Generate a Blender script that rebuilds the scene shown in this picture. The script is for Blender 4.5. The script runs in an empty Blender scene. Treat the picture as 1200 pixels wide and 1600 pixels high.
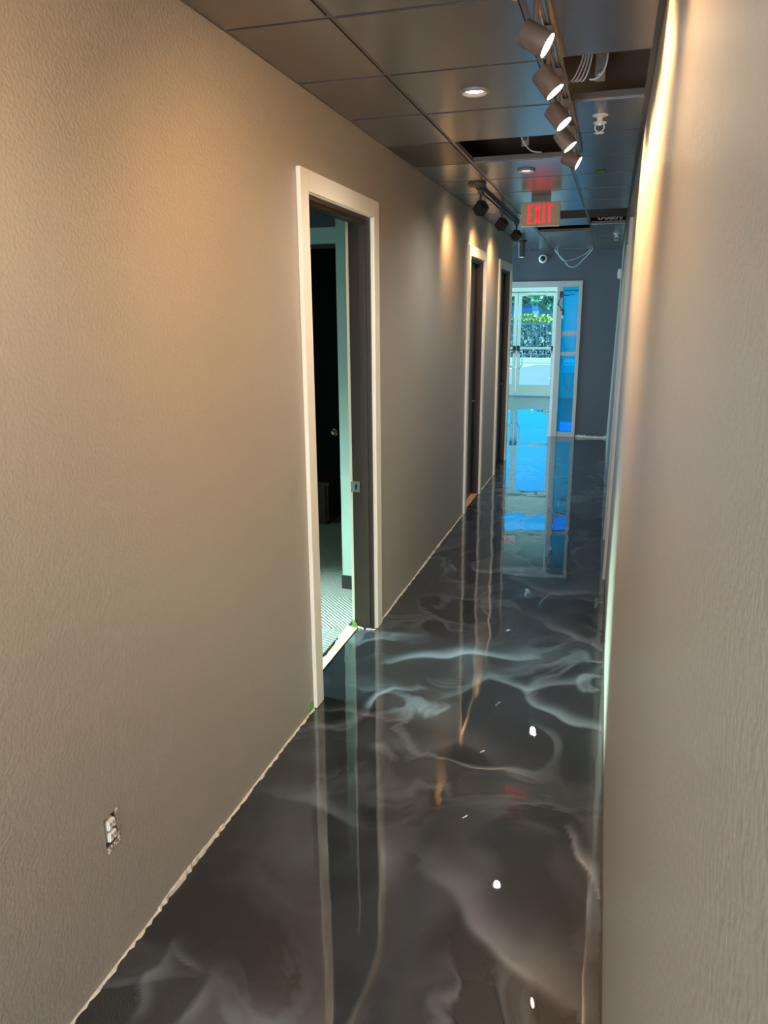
import bpy, bmesh, math, random
import numpy as np
from mathutils import Vector, Matrix
random.seed(7); rng = np.random.default_rng(7)
C = bpy.context.scene.collection
sc = bpy.context.scene

# ------------------------------------------------------------------ camera, world, sun, exposure
cd = bpy.data.cameras.new('camera'); cam = bpy.data.objects.new('camera', cd); C.objects.link(cam); sc.camera = cam
fwd = Vector((-0.27772891, 0.92702055, -0.25199117)); rgt = Vector((0.95844818, 0.28517465, -0.00724632)); upv = Vector((-0.06514401, 0.24353299, 0.9677024))
CAMH = 1.829
m = Matrix((rgt, upv, -fwd)).transposed().to_4x4(); m.translation = Vector((0, 0, CAMH)); cam.matrix_world = m
cd.sensor_fit = 'VERTICAL'; cd.sensor_height = 36; cd.lens = 1183.833 / 1600 * 36; cd.clip_start = 0.02; cd.clip_end = 400

w = bpy.data.worlds.new('sky'); sc.world = w; w.use_nodes = True
wn = w.node_tree; wn.nodes.clear()
wo = wn.nodes.new('ShaderNodeOutputWorld'); wb = wn.nodes.new('ShaderNodeBackground')
wt = wn.nodes.new('ShaderNodeTexCoord'); ws = wn.nodes.new('ShaderNodeSeparateXYZ'); wr = wn.nodes.new('ShaderNodeValToRGB')
wn.links.new(wt.outputs['Generated'], ws.inputs[0]); wn.links.new(ws.outputs['Z'], wr.inputs[0]); wn.links.new(wr.outputs[0], wb.inputs[0]); wn.links.new(wb.outputs[0], wo.inputs[0])
e = wr.color_ramp.elements
e[0].position = 0.0; e[0].color = (0.16, 0.58, 0.95, 1); e[1].position = 0.5; e[1].color = (0.0, 0.28, 0.75, 1)
q = e.new(0.10); q.color = (0.01, 0.40, 1.0, 1)
SKY = 1.5
wb.inputs[1].default_value = SKY

sd = bpy.data.lights.new('sun', 'SUN'); sd.energy = 6.5; sd.angle = 0.01; sd.color = (1.0, 0.97, 0.88)
sun = bpy.data.objects.new('sun', sd); C.objects.link(sun); sun.rotation_euler = Vector((0.45, 0.25, -1.0)).to_track_quat('-Z', 'Y').to_euler()

sc.view_settings.view_transform = 'Standard'; sc.view_settings.look = 'None'; sc.view_settings.exposure = 1.05
sc.view_settings.gamma = 1.0; sc.view_settings.use_curve_mapping = False
sc.cycles.max_bounces = 10; sc.cycles.diffuse_bounces = 5; sc.cycles.glossy_bounces = 5; sc.cycles.transparent_max_bounces = 16
sc.cycles.sample_clamp_indirect = 4.0; sc.cycles.caustics_refractive = False

def area(name, loc, dirv, sx, sy, energy, color, spread=180, portal=False):
    l = bpy.data.lights.new(name, 'AREA'); l.shape = 'RECTANGLE'; l.size = sx; l.size_y = sy; l.energy = energy; l.color = color; l.spread = math.radians(spread)
    if portal: l.cycles.is_portal = True
    o = bpy.data.objects.new(name, l); C.objects.link(o); o.location = loc
    o.rotation_euler = Vector(dirv).to_track_quat('-Z', 'Y').to_euler(); return o
# daylight arriving through the side room's window (its far wall) added fill lamps, and a sky portal in the glazed front
area('side_room_daylight', (-5.30, 3.78, 2.05), (1, -0.02, -0.52), 1.25, 0.5, 44, (0.62, 1.0, 0.92), spread=36)
area('added_back_fill', (-0.59, -3.17, 1.25), (0, 1, -0.1), 0.84, 1.9, 105, (0.78, 0.90, 1.0))  # unseen lamp added as cool fill along the lower walls
area('added_window_fill', (-3.69, 10.85, 1.5), (1, 0, 0.35), 1.3, 1.8, 75, (0.45, 0.80, 1.0))  # unseen lamp added to turn the far ceiling blue, aimed upward
area('front_portal', (-1.9, 17.56, 1.9), (0, -1, 0), 8.0, 3.6, 1, (1, 1, 1), portal=True)

# ------------------------------------------------------------------ materials
def srgb(r, g, b):
    f = lambda c: (c/255/12.92) if c/255 <= 0.04045 else ((c/255+0.055)/1.055)**2.4
    return (f(r), f(g), f(b), 1)
def newmat(name):
    mt = bpy.data.materials.new(name); mt.use_nodes = True; nt = mt.node_tree
    return mt, nt, nt.nodes['Principled BSDF']
def mat(name, col, rough=0.5, metal=0.0, var=0.06, vscale=8.0, bump=0.0, bscale=60.0, bdist=0.002, spec=0.5, emit=None, estr=0.0, coat=0.0, detail=3.0, crough=0.3):
    mt, nt, b = newmat(name); N = nt.nodes; L = nt.links
    tc = N.new('ShaderNodeTexCoord')
    n = N.new('ShaderNodeTexNoise'); n.inputs['Scale'].default_value = vscale; n.inputs['Detail'].default_value = 4
    L.new(tc.outputs['Object'], n.inputs['Vector'])
    r = N.new('ShaderNodeMapRange'); r.inputs[3].default_value = 1-var; r.inputs[4].default_value = 1+var; L.new(n.outputs['Fac'], r.inputs[0])
    h = N.new('ShaderNodeVectorMath'); h.operation = 'SCALE'; h.inputs[0].default_value = col[:3]; L.new(r.outputs[0], h.inputs['Scale'])
    L.new(h.outputs[0], b.inputs['Base Color'])
    b.inputs['Roughness'].default_value = rough; b.inputs['Metallic'].default_value = metal; b.inputs['Specular IOR Level'].default_value = spec
    b.inputs['Coat Weight'].default_value = coat; b.inputs['Coat Roughness'].default_value = crough
    if bump:
        n2 = N.new('ShaderNodeTexNoise'); n2.inputs['Scale'].default_value = bscale; n2.inputs['Detail'].default_value = detail
        L.new(tc.outputs['Object'], n2.inputs['Vector'])
        bp = N.new('ShaderNodeBump'); bp.inputs['Strength'].default_value = bump; bp.inputs['Distance'].default_value = bdist
        L.new(n2.outputs['Fac'], bp.inputs['Height']); L.new(bp.outputs[0], b.inputs['Normal'])
    if emit: b.inputs['Emission Color'].default_value = (*emit[:3], 1); b.inputs['Emission Strength'].default_value = estr
    return mt
M = {}
M['wall'] = mat('greige_orange_peel_paint', srgb(160, 153, 141), 0.42, var=0.02, bump=0.8, bscale=95, bdist=0.0022, detail=2.5)
M['wall_right'] = mat('greige_semigloss_paint', srgb(160, 153, 141), 0.36, var=0.02, bump=0.8, bscale=95, bdist=0.0017, detail=2.5)
M['endwall'] = mat('charcoal_paint', (0.075, 0.073, 0.088, 1), 0.5, var=0.05, bump=0.2, bscale=120)
M['mint'] = mat('pale_mint_paint', srgb(178, 196, 190), 0.55, var=0.02, bump=0.2, bscale=120)
M['tile'] = mat('dark_ceiling_tile_paint', (0.066, 0.053, 0.047, 1), 0.27, var=0.08, coat=0.7, crough=0.24, bump=0.3, bscale=170, bdist=0.0010, spec=1.0)
M['tile_matt'] = mat('unpainted_dull_tile', (0.06, 0.052, 0.048, 1), 0.8, var=0.08, bump=0.5, bscale=170)
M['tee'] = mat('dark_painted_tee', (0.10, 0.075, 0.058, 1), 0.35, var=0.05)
M['teelight'] = mat('pale_grey_tee', (0.22, 0.20, 0.19, 1), 0.3, var=0.05)  # paler grey, for the farther runner lengths
M['plenum'] = mat('plenum_brown', (0.55, 0.36, 0.24, 1), 0.9, var=0.2, vscale=3)
M['casing'] = mat('cream_casing_paint', srgb(240, 232, 214), 0.4, var=0.02, bump=0.15, bscale=30)
M['jamb'] = mat('dark_brown_jamb', (0.034, 0.021, 0.013, 1), 0.4, var=0.25, vscale=6)
M['leafdoor'] = mat('aubergine_door', (0.026, 0.018, 0.022, 1), 0.35, var=0.1)
M['leafnavy'] = mat('navy_door', (0.018, 0.022, 0.034, 1), 0.35, var=0.1)
M['metal'] = mat('brushed_steel', (0.55, 0.54, 0.52, 1), 0.32, metal=1.0, var=0.05)
M['brass'] = mat('brass', (0.75, 0.5, 0.25, 1), 0.25, metal=1.0)
M['galv'] = mat('galvanised_steel', (0.24, 0.20, 0.17, 1), 0.5, metal=0.6, var=0.15, vscale=20)
M['housing'] = mat('bronze_track_housing', (0.115, 0.082, 0.066, 1), 0.45, var=0.04)
M['blackpaint'] = mat('black_track_paint', (0.02, 0.018, 0.017, 1), 0.4)
M['rail'] = mat('track_rail_paint', (0.20, 0.17, 0.15, 1), 0.35)
M['white'] = mat('white_plastic', srgb(228, 224, 214), 0.4, var=0.02)
M['whitecable'] = mat('white_cable', srgb(200, 200, 205), 0.5)
M['lamp'] = mat('led_lens_warm', (1, 1, 1, 1), 0.4, emit=(1.0, 0.80, 0.58), estr=28.0)
M['dlens'] = mat('downlight_lens', (0.9, 0.9, 0.9, 1), 0.4, emit=(1.0, 0.93, 0.85), estr=4.5)
M['plens'] = mat('pendant_lens', (0.9, 0.9, 0.9, 1), 0.4, emit=(0.75, 0.95, 1.0), estr=1.0)
M['trimwhite'] = mat('downlight_trim', (0.20, 0.17, 0.16, 1), 0.4)
M['signface'] = mat('sign_tan_face', srgb(150, 122, 80), 0.45, var=0.03, emit=(0.5, 0.33, 0.16), estr=0.05)
M['signred'] = mat('sign_red_letters', (0.85, 0.01, 0.02, 1), 0.4, emit=(1.0, 0.005, 0.02), estr=0.32)
M['green'] = mat('green_tape', (0.16, 0.36, 0.06, 1), 0.6)
M['plaster'] = mat('torn_paper_and_plaster', srgb(205, 196, 180), 0.85, var=0.3, vscale=90, bump=0.8, bscale=150, bdist=0.003)
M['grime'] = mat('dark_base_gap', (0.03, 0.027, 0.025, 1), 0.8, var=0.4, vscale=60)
M['alu'] = mat('pale_aluminium_paint', srgb(206, 214, 208), 0.4, var=0.02)
M['frontwall'] = mat('front_room_paint', srgb(205, 214, 208), 0.6, var=0.02)
M['opening'] = mat('greige_frame_paint', srgb(188, 176, 170), 0.45, var=0.05)
M['black'] = mat('black_plastic', (0.012, 0.012, 0.014, 1), 0.45)
M['deepblack'] = mat('matt_black_door', (0.004, 0.003, 0.003, 1), 0.7, spec=0.15)
M['wood'] = mat('dark_cherry_wood', (0.035, 0.013, 0.008, 1), 0.4, var=0.3, vscale=7)
M['rubber'] = mat('black_rubber_base', (0.02, 0.022, 0.022, 1), 0.5)
M['tan'] = mat('pinkish_plywood', srgb(196, 158, 134), 0.6, var=0.15, vscale=30)
M['cream'] = mat('cream_masking_paper', srgb(176, 172, 136), 0.7, var=0.08, vscale=30, bump=0.3, bscale=60)
M['asphalt'] = mat('sunlit_asphalt', srgb(112, 116, 117), 0.85, var=0.08, vscale=2.0)
M['stripe'] = mat('parking_paint', srgb(205, 204, 196), 0.7, var=0.03)
M['concrete'] = mat('kerb_concrete', srgb(215, 212, 204), 0.8)
M['fence'] = mat('fence_metal', (0.10, 0.16, 0.18, 1), 0.5)
M['building'] = mat('far_building', srgb(150, 170, 190), 0.7)
M['bglass'] = mat('far_building_glass', (0.03, 0.10, 0.20, 1), 0.2)
M['trunk'] = mat('bark', (0.12, 0.08, 0.05, 1), 0.9)
M['shade'] = mat('roller_shade_cloth', srgb(225, 226, 224), 0.8, var=0.01)

def leafmat(name, c1, c2):
    mt, nt, b = newmat(name); N = nt.nodes; L = nt.links
    g = N.new('ShaderNodeNewGeometry'); r = N.new('ShaderNodeMix'); r.data_type = 'RGBA'
    n = N.new('ShaderNodeTexNoise'); n.inputs['Scale'].default_value = 1.7; tc = N.new('ShaderNodeTexCoord')
    L.new(tc.outputs['Object'], n.inputs['Vector']); L.new(n.outputs['Fac'], r.inputs[0]); r.inputs[6].default_value = (*c1, 1); r.inputs[7].default_value = (*c2, 1)
    L.new(r.outputs[2], b.inputs['Base Color']); b.inputs['Roughness'].default_value = 0.5
    b.inputs['Subsurface Weight'].default_value = 0.0
    return mt
M['hedge'] = leafmat('hedge_leaves', (0.12, 0.22, 0.18), (0.26, 0.36, 0.30))
M['hedgetip'] = leafmat('painted_sun_leaves', (0.30, 0.40, 0.05), (0.45, 0.48, 0.08))  # yellow-green paints sunlight into the hedge top
M['treeleaf'] = leafmat('tree_leaves', (0.12, 0.28, 0.18), (0.32, 0.50, 0.28))

def glass(name, tint, refl=0.5):
    mt = bpy.data.materials.new(name); mt.use_nodes = True; nt = mt.node_tree; nt.nodes.clear(); N = nt.nodes; L = nt.links
    o = N.new('ShaderNodeOutputMaterial'); mx = N.new('ShaderNodeMixShader'); t = N.new('ShaderNodeBsdfTransparent'); g = N.new('ShaderNodeBsdfGlossy'); f = N.new('ShaderNodeFresnel')
    f.inputs[0].default_value = 1.45; g.inputs['Roughness'].default_value = 0.02; t.inputs[0].default_value = (*tint, 1)
    mu = N.new('ShaderNodeMath'); mu.operation = 'MULTIPLY'; mu.inputs[1].default_value = refl
    L.new(f.outputs[0], mu.inputs[0]); L.new(mu.outputs[0], mx.inputs[0]); L.new(t.outputs[0], mx.inputs[1]); L.new(g.outputs[0], mx.inputs[2]); L.new(mx.outputs[0], o.inputs[0])
    return mt
M['glass'] = glass('clear_teal_glass', (0.70, 0.94, 0.93))
M['film'] = glass('blue_filmed_glass', (0.01, 0.60, 0.86), 0.3)

def perforated():
    mt, nt, b = newmat('perforated_dark_panel'); N = nt.nodes; L = nt.links
    tc = N.new('ShaderNodeTexCoord'); v = N.new('ShaderNodeTexVoronoi'); v.inputs['Scale'].default_value = 70; v.inputs['Randomness'].default_value = 0.0
    r = N.new('ShaderNodeValToRGB'); r.color_ramp.elements[0].position = 0.28; r.color_ramp.elements[0].color = (0.004, 0.004, 0.004, 1); r.color_ramp.elements[1].position = 0.36; r.color_ramp.elements[1].color = (0.075, 0.055, 0.043, 1)
    L.new(tc.outputs['Object'], v.inputs['Vector']); L.new(v.outputs['Distance'], r.inputs[0]); L.new(r.outputs[0], b.inputs['Base Color']); b.inputs['Roughness'].default_value = 0.35
    return mt
M['perf'] = perforated()

def floor_mat():
    mt, nt, b = newmat('black_silver_metallic_epoxy'); N = nt.nodes; L = nt.links
    tc = N.new('ShaderNodeTexCoord')
    # warped pigment clouds
    mp = N.new('ShaderNodeMapping'); mp.inputs['Scale'].default_value = (1.0, 0.8, 1); L.new(tc.outputs['Object'], mp.inputs[0])
    wv = N.new('ShaderNodeTexNoise'); wv.inputs['Scale'].default_value = 1.3; wv.inputs['Detail'].default_value = 2; L.new(mp.outputs[0], wv.inputs['Vector'])
    sub = N.new('ShaderNodeVectorMath'); sub.operation = 'SUBTRACT'; sub.inputs[1].default_value = (0.5, 0.5, 0.5); L.new(wv.outputs['Color'], sub.inputs[0])
    scl = N.new('ShaderNodeVectorMath'); scl.operation = 'SCALE'; scl.inputs['Scale'].default_value = 1.9; L.new(sub.outputs[0], scl.inputs[0])
    add = N.new('ShaderNodeVectorMath'); L.new(mp.outputs[0], add.inputs[0]); L.new(scl.outputs[0], add.inputs[1])
    n1 = N.new('ShaderNodeTexNoise'); n1.inputs['Scale'].default_value = 1.6; n1.inputs['Detail'].default_value = 5; n1.inputs['Roughness'].default_value = 0.5; L.new(add.outputs[0], n1.inputs['Vector'])
    # thin curved veins = where the warped noise crosses its middle
    s1 = N.new('ShaderNodeMath'); s1.operation = 'SUBTRACT'; s1.inputs[1].default_value = 0.5; L.new(n1.outputs['Fac'], s1.inputs[0])
    ab = N.new('ShaderNodeMath'); ab.operation = 'ABSOLUTE'; L.new(s1.outputs[0], ab.inputs[0])
    vr = N.new('ShaderNodeMapRange'); vr.interpolation_type = 'SMOOTHSTEP'; vr.inputs[1].default_value = 0.0; vr.inputs[2].default_value = 0.055; vr.inputs[3].default_value = 1; vr.inputs[4].default_value = 0; L.new(ab.outputs[0], vr.inputs[0])
    msk = N.new('ShaderNodeTexNoise'); msk.inputs['Scale'].default_value = 1.1; mo = N.new('ShaderNodeVectorMath'); mo.inputs[1].default_value = (7, 3, 1); L.new(tc.outputs['Object'], mo.inputs[0]); L.new(mo.outputs[0], msk.inputs['Vector'])
    mr = N.new('ShaderNodeMapRange'); mr.inputs[1].default_value = 0.42; mr.inputs[2].default_value = 0.68; L.new(msk.outputs['Fac'], mr.inputs[0])
    vm = N.new('ShaderNodeMath'); vm.operation = 'MULTIPLY'; L.new(vr.outputs[0], vm.inputs[0]); L.new(mr.outputs[0], vm.inputs[1])
    cl = N.new('ShaderNodeMapRange'); cl.inputs[1].default_value = 0.45; cl.inputs[2].default_value = 0.8; cl.inputs[4].default_value = 0.2; L.new(n1.outputs['Fac'], cl.inputs[0])
    a1 = N.new('ShaderNodeMath'); a1.operation = 'MULTIPLY_ADD'; a1.inputs[1].default_value = 0.42; L.new(vm.outputs[0], a1.inputs[0]); L.new(cl.outputs[0], a1.inputs[2])
    at = N.new('ShaderNodeAttribute'); at.attribute_name = 'wisp'
    a2 = N.new('ShaderNodeMath'); a2.operation = 'ADD'; a2.use_clamp = True; L.new(a1.outputs[0], a2.inputs[0]); L.new(at.outputs['Fac'], a2.inputs[1])
    mx = N.new('ShaderNodeMix'); mx.data_type = 'RGBA'; mx.inputs[6].default_value = (0.0070, 0.0080, 0.0100, 1); mx.inputs[7].default_value = (0.27, 0.30, 0.345, 1); L.new(a2.outputs[0], mx.inputs[0])
    L.new(mx.outputs[2], b.inputs['Base Color'])
    b.inputs['Metallic'].default_value = 0.35; b.inputs['Roughness'].default_value = 0.42; b.inputs['Specular IOR Level'].default_value = 0.3
    b.inputs['Coat Weight'].default_value = 1.0; b.inputs['Coat Roughness'].default_value = 0.012; b.inputs['Coat IOR'].default_value = 1.75
    # self-levelled waviness of the clear coat
    w1 = N.new('ShaderNodeTexNoise'); w1.inputs['Scale'].default_value = 1.7; w1.inputs['Detail'].default_value = 1.2; L.new(add.outputs[0], w1.inputs['Vector'])
    bp = N.new('ShaderNodeBump'); bp.inputs['Strength'].default_value = 1.0; bp.inputs['Distance'].default_value = 0.0022; L.new(w1.outputs['Fac'], bp.inputs['Height'])
    L.new(bp.outputs[0], b.inputs['Coat Normal'])
    bp2 = N.new('ShaderNodeBump'); bp2.inputs['Strength'].default_value = 0.6; bp2.inputs['Distance'].default_value = 0.02; L.new(a2.outputs[0], bp2.inputs['Height']); L.new(bp2.outputs[0], b.inputs['Normal'])
    return mt
M['epoxy'] = floor_mat()

def carpet_mat():
    mt, nt, b = newmat('ribbed_grey_carpet'); N = nt.nodes; L = nt.links
    tc = N.new('ShaderNodeTexCoord'); wv = N.new('ShaderNodeTexWave'); wv.inputs['Scale'].default_value = 22; wv.inputs['Distortion'].default_value = 1.5; wv.inputs['Detail'].default_value = 2; wv.bands_direction = 'DIAGONAL'
    L.new(tc.outputs['Object'], wv.inputs['Vector'])
    oi = N.new('ShaderNodeObjectInfo'); mx = N.new('ShaderNodeMix'); mx.data_type = 'RGBA'; mx.inputs[6].default_value = (0.055, 0.053, 0.05, 1); mx.inputs[7].default_value = (0.24, 0.235, 0.22, 1)
    L.new(wv.outputs['Fac'], mx.inputs[0]); L.new(mx.outputs[2], b.inputs['Base Color']); b.inputs['Roughness'].default_value = 0.95
    bp = N.new('ShaderNodeBump'); bp.inputs['Distance'].default_value = 0.004; L.new(wv.outputs['Fac'], bp.inputs['Height']); L.new(bp.outputs[0], b.inputs['Normal'])
    return mt
M['carpet'] = carpet_mat()

# ------------------------------------------------------------------ geometry helpers
class B:
    def __init__(s): s.bm = bmesh.new()
    def prism(s, pts):          # 8 points: bottom 4, top 4 (same order)
        v = [s.bm.verts.new(p) for p in pts]
        for f in ((3,2,1,0), (4,5,6,7), (0,1,5,4), (1,2,6,5), (2,3,7,6), (3,0,4,7)): s.bm.faces.new([v[i] for i in f])
        return s
    def box(s, x0, x1, y0, y1, z0, z1):
        return s.prism([(x0,y0,z0),(x1,y0,z0),(x1,y1,z0),(x0,y1,z0),(x0,y0,z1),(x1,y0,z1),(x1,y1,z1),(x0,y1,z1)])
    def lathe(s, o, axis, prof, n=24, cap0=True, cap1=True):   # prof: list of (t along axis, r)
        a = Vector(axis).normalized(); u = a.orthogonal().normalized(); v = a.cross(u); o = Vector(o)
        rings = []
        for t, r in prof: rings.append([s.bm.verts.new(o + a*t + (u*math.cos(2*math.pi*k/n) + v*math.sin(2*math.pi*k/n))*r) for k in range(n)])
        for i in range(len(rings)-1):
            for k in range(n): s.bm.faces.new([rings[i][k], rings[i][(k+1)%n], rings[i+1][(k+1)%n], rings[i+1][k]])
        if cap0: s.bm.faces.new(list(reversed(rings[0])))
        if cap1: s.bm.faces.new(rings[-1])
        return s
    def cyl(s, p0, p1, r, n=16):
        d = Vector(p1)-Vector(p0); return s.lathe(p0, d, [(0, r), (d.length, r)], n)
    def obox(s, c, ax, half):   # oriented box: centre, axes (3 unit vectors), half sizes
        c = Vector(c); X, Y, Z = [Vector(a)*h for a, h in zip(ax, half)]
        return s.prism([c-X-Y-Z, c+X-Y-Z, c+X+Y-Z, c-X+Y-Z, c-X-Y+Z, c+X-Y+Z, c+X+Y+Z, c-X+Y+Z])
    def tube(s, pts, r, n=8, smooth=4):
        P = [Vector(p) for p in pts]
        if smooth > 1 and len(P) > 2:
            Q = []
            for i in range(len(P)-1):
                p0 = P[max(i-1,0)]; p1 = P[i]; p2 = P[i+1]; p3 = P[min(i+2,len(P)-1)]
                for k in range(smooth):
                    t = k/smooth; Q.append(0.5*((2*p1)+(p2-p0)*t+(2*p0-5*p1+4*p2-p3)*t*t+(3*p1-p0-3*p2+p3)*t**3))
            Q.append(P[-1]); P = Q
        rings = []; u = None
        for i, p in enumerate(P):
            d = (P[min(i+1,len(P)-1)]-P[max(i-1,0)]).normalized()
            u = d.orthogonal().normalized() if u is None else (u-d*u.dot(d)).normalized()
            v = d.cross(u); rings.append([s.bm.verts.new(p+(u*math.cos(2*math.pi*k/n)+v*math.sin(2*math.pi*k/n))*r) for k in range(n)])
        for i in range(len(rings)-1):
            for k in range(n): s.bm.faces.new([rings[i][k], rings[i][(k+1)%n], rings[i+1][(k+1)%n], rings[i+1][k]])
        s.bm.faces.new(list(reversed(rings[0]))); s.bm.faces.new(rings[-1]); return s
    def build(s, name, mt, parent=None, smooth=False, bevel=0.0):
        if bevel: bmesh.ops.bevel(s.bm, geom=s.bm.edges[:], offset=bevel, segments=2, affect='EDGES', clamp_overlap=True)
        bmesh.ops.recalc_face_normals(s.bm, faces=s.bm.faces[:])
        me = bpy.data.meshes.new(name); s.bm.to_mesh(me); s.bm.free()
        if smooth:
            for p in me.polygons: p.use_smooth = True
            try: me.set_sharp_from_angle(angle=math.radians(40))
            except Exception: pass
        me.materials.append(mt); o = bpy.data.objects.new(name, me); C.objects.link(o)
        if parent: o.parent = parent
        return o
def tag(o, label=None, cat=None, group=None, kind=None):
    if label: o['label'] = label
    if cat: o['category'] = cat
    if group: o['group'] = group
    if kind: o['kind'] = kind
    return o
def thing(name, loc, label, cat, group=None):
    o = bpy.data.objects.new(name, None); C.objects.link(o); o.location = loc; o.empty_display_size = 0.05
    return tag(o, label, cat, group)
def struct(o, label=None): return tag(o, label, kind='structure')

# ------------------------------------------------------------------ dimensions (metres)
XL = -1.275; H = 2.718; WT = 0.115; XA = -0.901; XB = -0.326; Y0 = 2.4816; DY = 0.61; YE = 11.81; YL = 9.80; YF = 17.5; TOPZ = 3.0; YB = -3.2
def xr(y, z): # right wall face, very slightly out of square
    b = 0.105-0.0120*y; t = 0.097-0.0064*y
    return b+(t-b)*z/H
def wall_grid(name, mt, fx, thick, y0, y1, z1, holes, sign):
    ys = sorted({y0, y1} | {h[0] for h in holes} | {h[1] for h in holes}); zs = sorted({0.0, z1} | {h[2] for h in holes} | {h[3] for h in holes})
    b = B()
    for i in range(len(ys)-1):
        # merge vertical runs
        run = None
        for j in range(len(zs)-1):
            yc = (ys[i]+ys[i+1])/2; zc = (zs[j]+zs[j+1])/2
            solid = not any(h[0] < yc < h[1] and h[2] < zc < h[3] for h in holes)
            if solid: run = [run[0] if run else zs[j], zs[j+1]]
            if run and (not solid or j == len(zs)-2):
                a, c = ys[i], ys[i+1]; p, q = run
                P = lambda y, z, t: (fx(y, z)+sign*t, y, z)
                b.prism([P(a,p,0), P(a,p,thick), P(c,p,thick), P(c,p,0), P(a,q,0), P(a,q,thick), P(c,q,thick), P(c,q,0)])
                run = None
    return struct(b.build(name, mt))
DZ = 2.32   # head of openings
D1 = (3.148, 4.045); D2 = (6.925, 7.69); D3 = (8.79, 9.665); DR = (5.395, 6.30)
OUT = (1.519, 1.573, 0.381, 0.474)
wall_left = wall_grid('wall_left', M['wall'], lambda y, z: XL, WT, YB, YL, TOPZ, [(D1[0], D1[1], 0, DZ), (D2[0], D2[1], 0, DZ), (D3[0], D3[1], 0, DZ), OUT], -1)
wall_right = wall_grid('wall_right', M['wall_right'], xr, WT, YB, 11.95, TOPZ, [(DR[0], DR[1], 0, DZ)], 1)
struct(B().box(XL-WT, -1.10, YB-0.12, YB, 0, TOPZ).box(-0.08, 0.25, YB-0.12, YB, 0, TOPZ).box(-1.10, -0.08, YB-0.12, YB, 2.3, TOPZ).build('wall_back', M['wall']))
bd_ = struct(B().box(-1.10, -1.02, YB-0.09, YB-0.04, 0, 2.3).box(-0.16, -0.08, YB-0.09, YB-0.04, 0, 2.3).box(-1.02, -0.16, YB-0.09, YB-0.04, 2.2, 2.3).box(-1.02, -0.16, YB-0.09, YB-0.04, 0, 0.25).build('door_8', M['alu']))  # unseen glazed door, added to hold the cool fill lamp
B().box(-1.02, -0.16, YB-0.068, YB-0.062, 0.25, 2.2).build('pane', M['glass'], bd_)
# end wall with the glazed opening; cross space to the left of it
OX0, OX1, OZ = -2.05, -0.502, 2.285
b = B(); b.box(-3.7, OX0, YE, YE+0.12, 0, TOPZ); b.box(OX1, 0.02, YE, YE+0.12, 0, TOPZ); b.box(OX0, OX1, YE, YE+0.12, OZ, TOPZ)
struct(b.build('wall_end', M['endwall']))
b = B(); b.box(-3.7, XL-WT, YL-WT, YL, 0, TOPZ); struct(b.build('wall_return', M['wall']))
b = B(); b.box(-3.82, -3.7, YL-WT, YE+0.12, 0, 0.55); b.box(-3.82, -3.7, YL-WT, YE+0.12, 2.5, TOPZ); b.box(-3.82, -3.7, YL-WT, 10.15, 0.55, 2.5); b.box(-3.82, -3.7, 11.55, YE+0.12, 0.55, 2.5)
struct(b.build('wall_side', M['wall']))
wn1 = struct(B().box(-3.80, -3.72, 10.15, 10.2, 0.55, 2.5).box(-3.80, -3.72, 11.5, 11.55, 0.55, 2.5).box(-3.80, -3.72, 10.2, 11.5, 0.55, 0.6).box(-3.80, -3.72, 10.2, 11.5, 2.45, 2.5).build('added_window', M['alu']))  # unseen window, added for bluish light in the cross space
B().box(-3.765, -3.755, 10.2, 11.5, 0.6, 2.45).build('pane', M['glass'], wn1)

# ---- floor: one poured epoxy slab, dense where the hallway pigment shows; one near stroke paints a reflection
STR = [([(-1.049, 3.639), (-0.906, 3.728), (-0.733, 3.828), (-0.529, 3.868), (-0.325, 3.859)], 0.030, 0.45), ([(-1.217, 2.827), (-1.102, 2.934), (-1.001, 3.064), (-1.007, 3.249), (-0.956, 3.361), (-0.831, 3.368)], 0.016, 0.4), ([(-0.344, 3.52), (-0.239, 3.381), (-0.118, 3.284), (0.005, 3.225), (0.051, 3.187)], 0.025, 0.35), ([(-0.505, 2.133), (-0.416, 2.069), (-0.332, 1.995), (-0.268, 1.915), (-0.227, 1.864), (-0.148, 1.849), (-0.068, 1.821), (-0.019, 1.746)], 0.055, 0.36), ([(-0.058, 2.494), (-0.016, 2.443), (0.014, 2.338), (0.037, 2.236), (0.063, 2.181)], 0.012, 0.5), ([(-1.147, 2.39), (-1.033, 2.376), (-0.904, 2.316), (-0.834, 2.297)], 0.035, 0.35), ([(-1.152, 1.628), (-1.131, 1.545), (-1.153, 1.481), (-1.144, 1.39), (-1.153, 1.341)], 0.012, 0.32), ([(-1.136, 1.616), (-1.047, 1.569)], 0.010, 0.25), ([(-1.012, 1.538), (-0.979, 1.452), (-0.986, 1.39)], 0.022, 0.4), ([(-0.89, 1.40), (-0.757, 1.43), (-0.638, 1.44)], 0.035, 0.3), ([(-0.675, 3.33), (-0.526, 3.584), (-0.323, 3.533), (-0.077, 3.638), (0.045, 3.82)], 0.03, 0.22), ([(-0.972, 2.825), (-0.736, 2.813), (-0.538, 2.949), (-0.296, 2.815)], 0.07, 0.18), ([(-1.27, 3.024), (-1.13, 3.103), (-0.91, 3.012), (-0.811, 3.1)], 0.014, 0.3), ([(-0.394, 4.52), (-0.221, 4.31), (-0.104, 4.199), (0.039, 4.149)], 0.035, 0.28), ([(-0.594, 5.144), (-0.352, 4.944), (-0.141, 4.94), (0.023, 5.048)], 0.04, 0.28)]
gx = np.concatenate([[-5.6, -3.7, -2.0], np.linspace(-1.40, 0.14, 150), [1.2, 3.0]])
gy = np.concatenate([[YB, 0.5], np.linspace(1.2, 4.2, 330), np.linspace(4.22, 5.6, 70), np.linspace(5.62, 12.0, 130), [14.0, YF+0.06]])
XX, YY = np.meshgrid(gx, gy)
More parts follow.
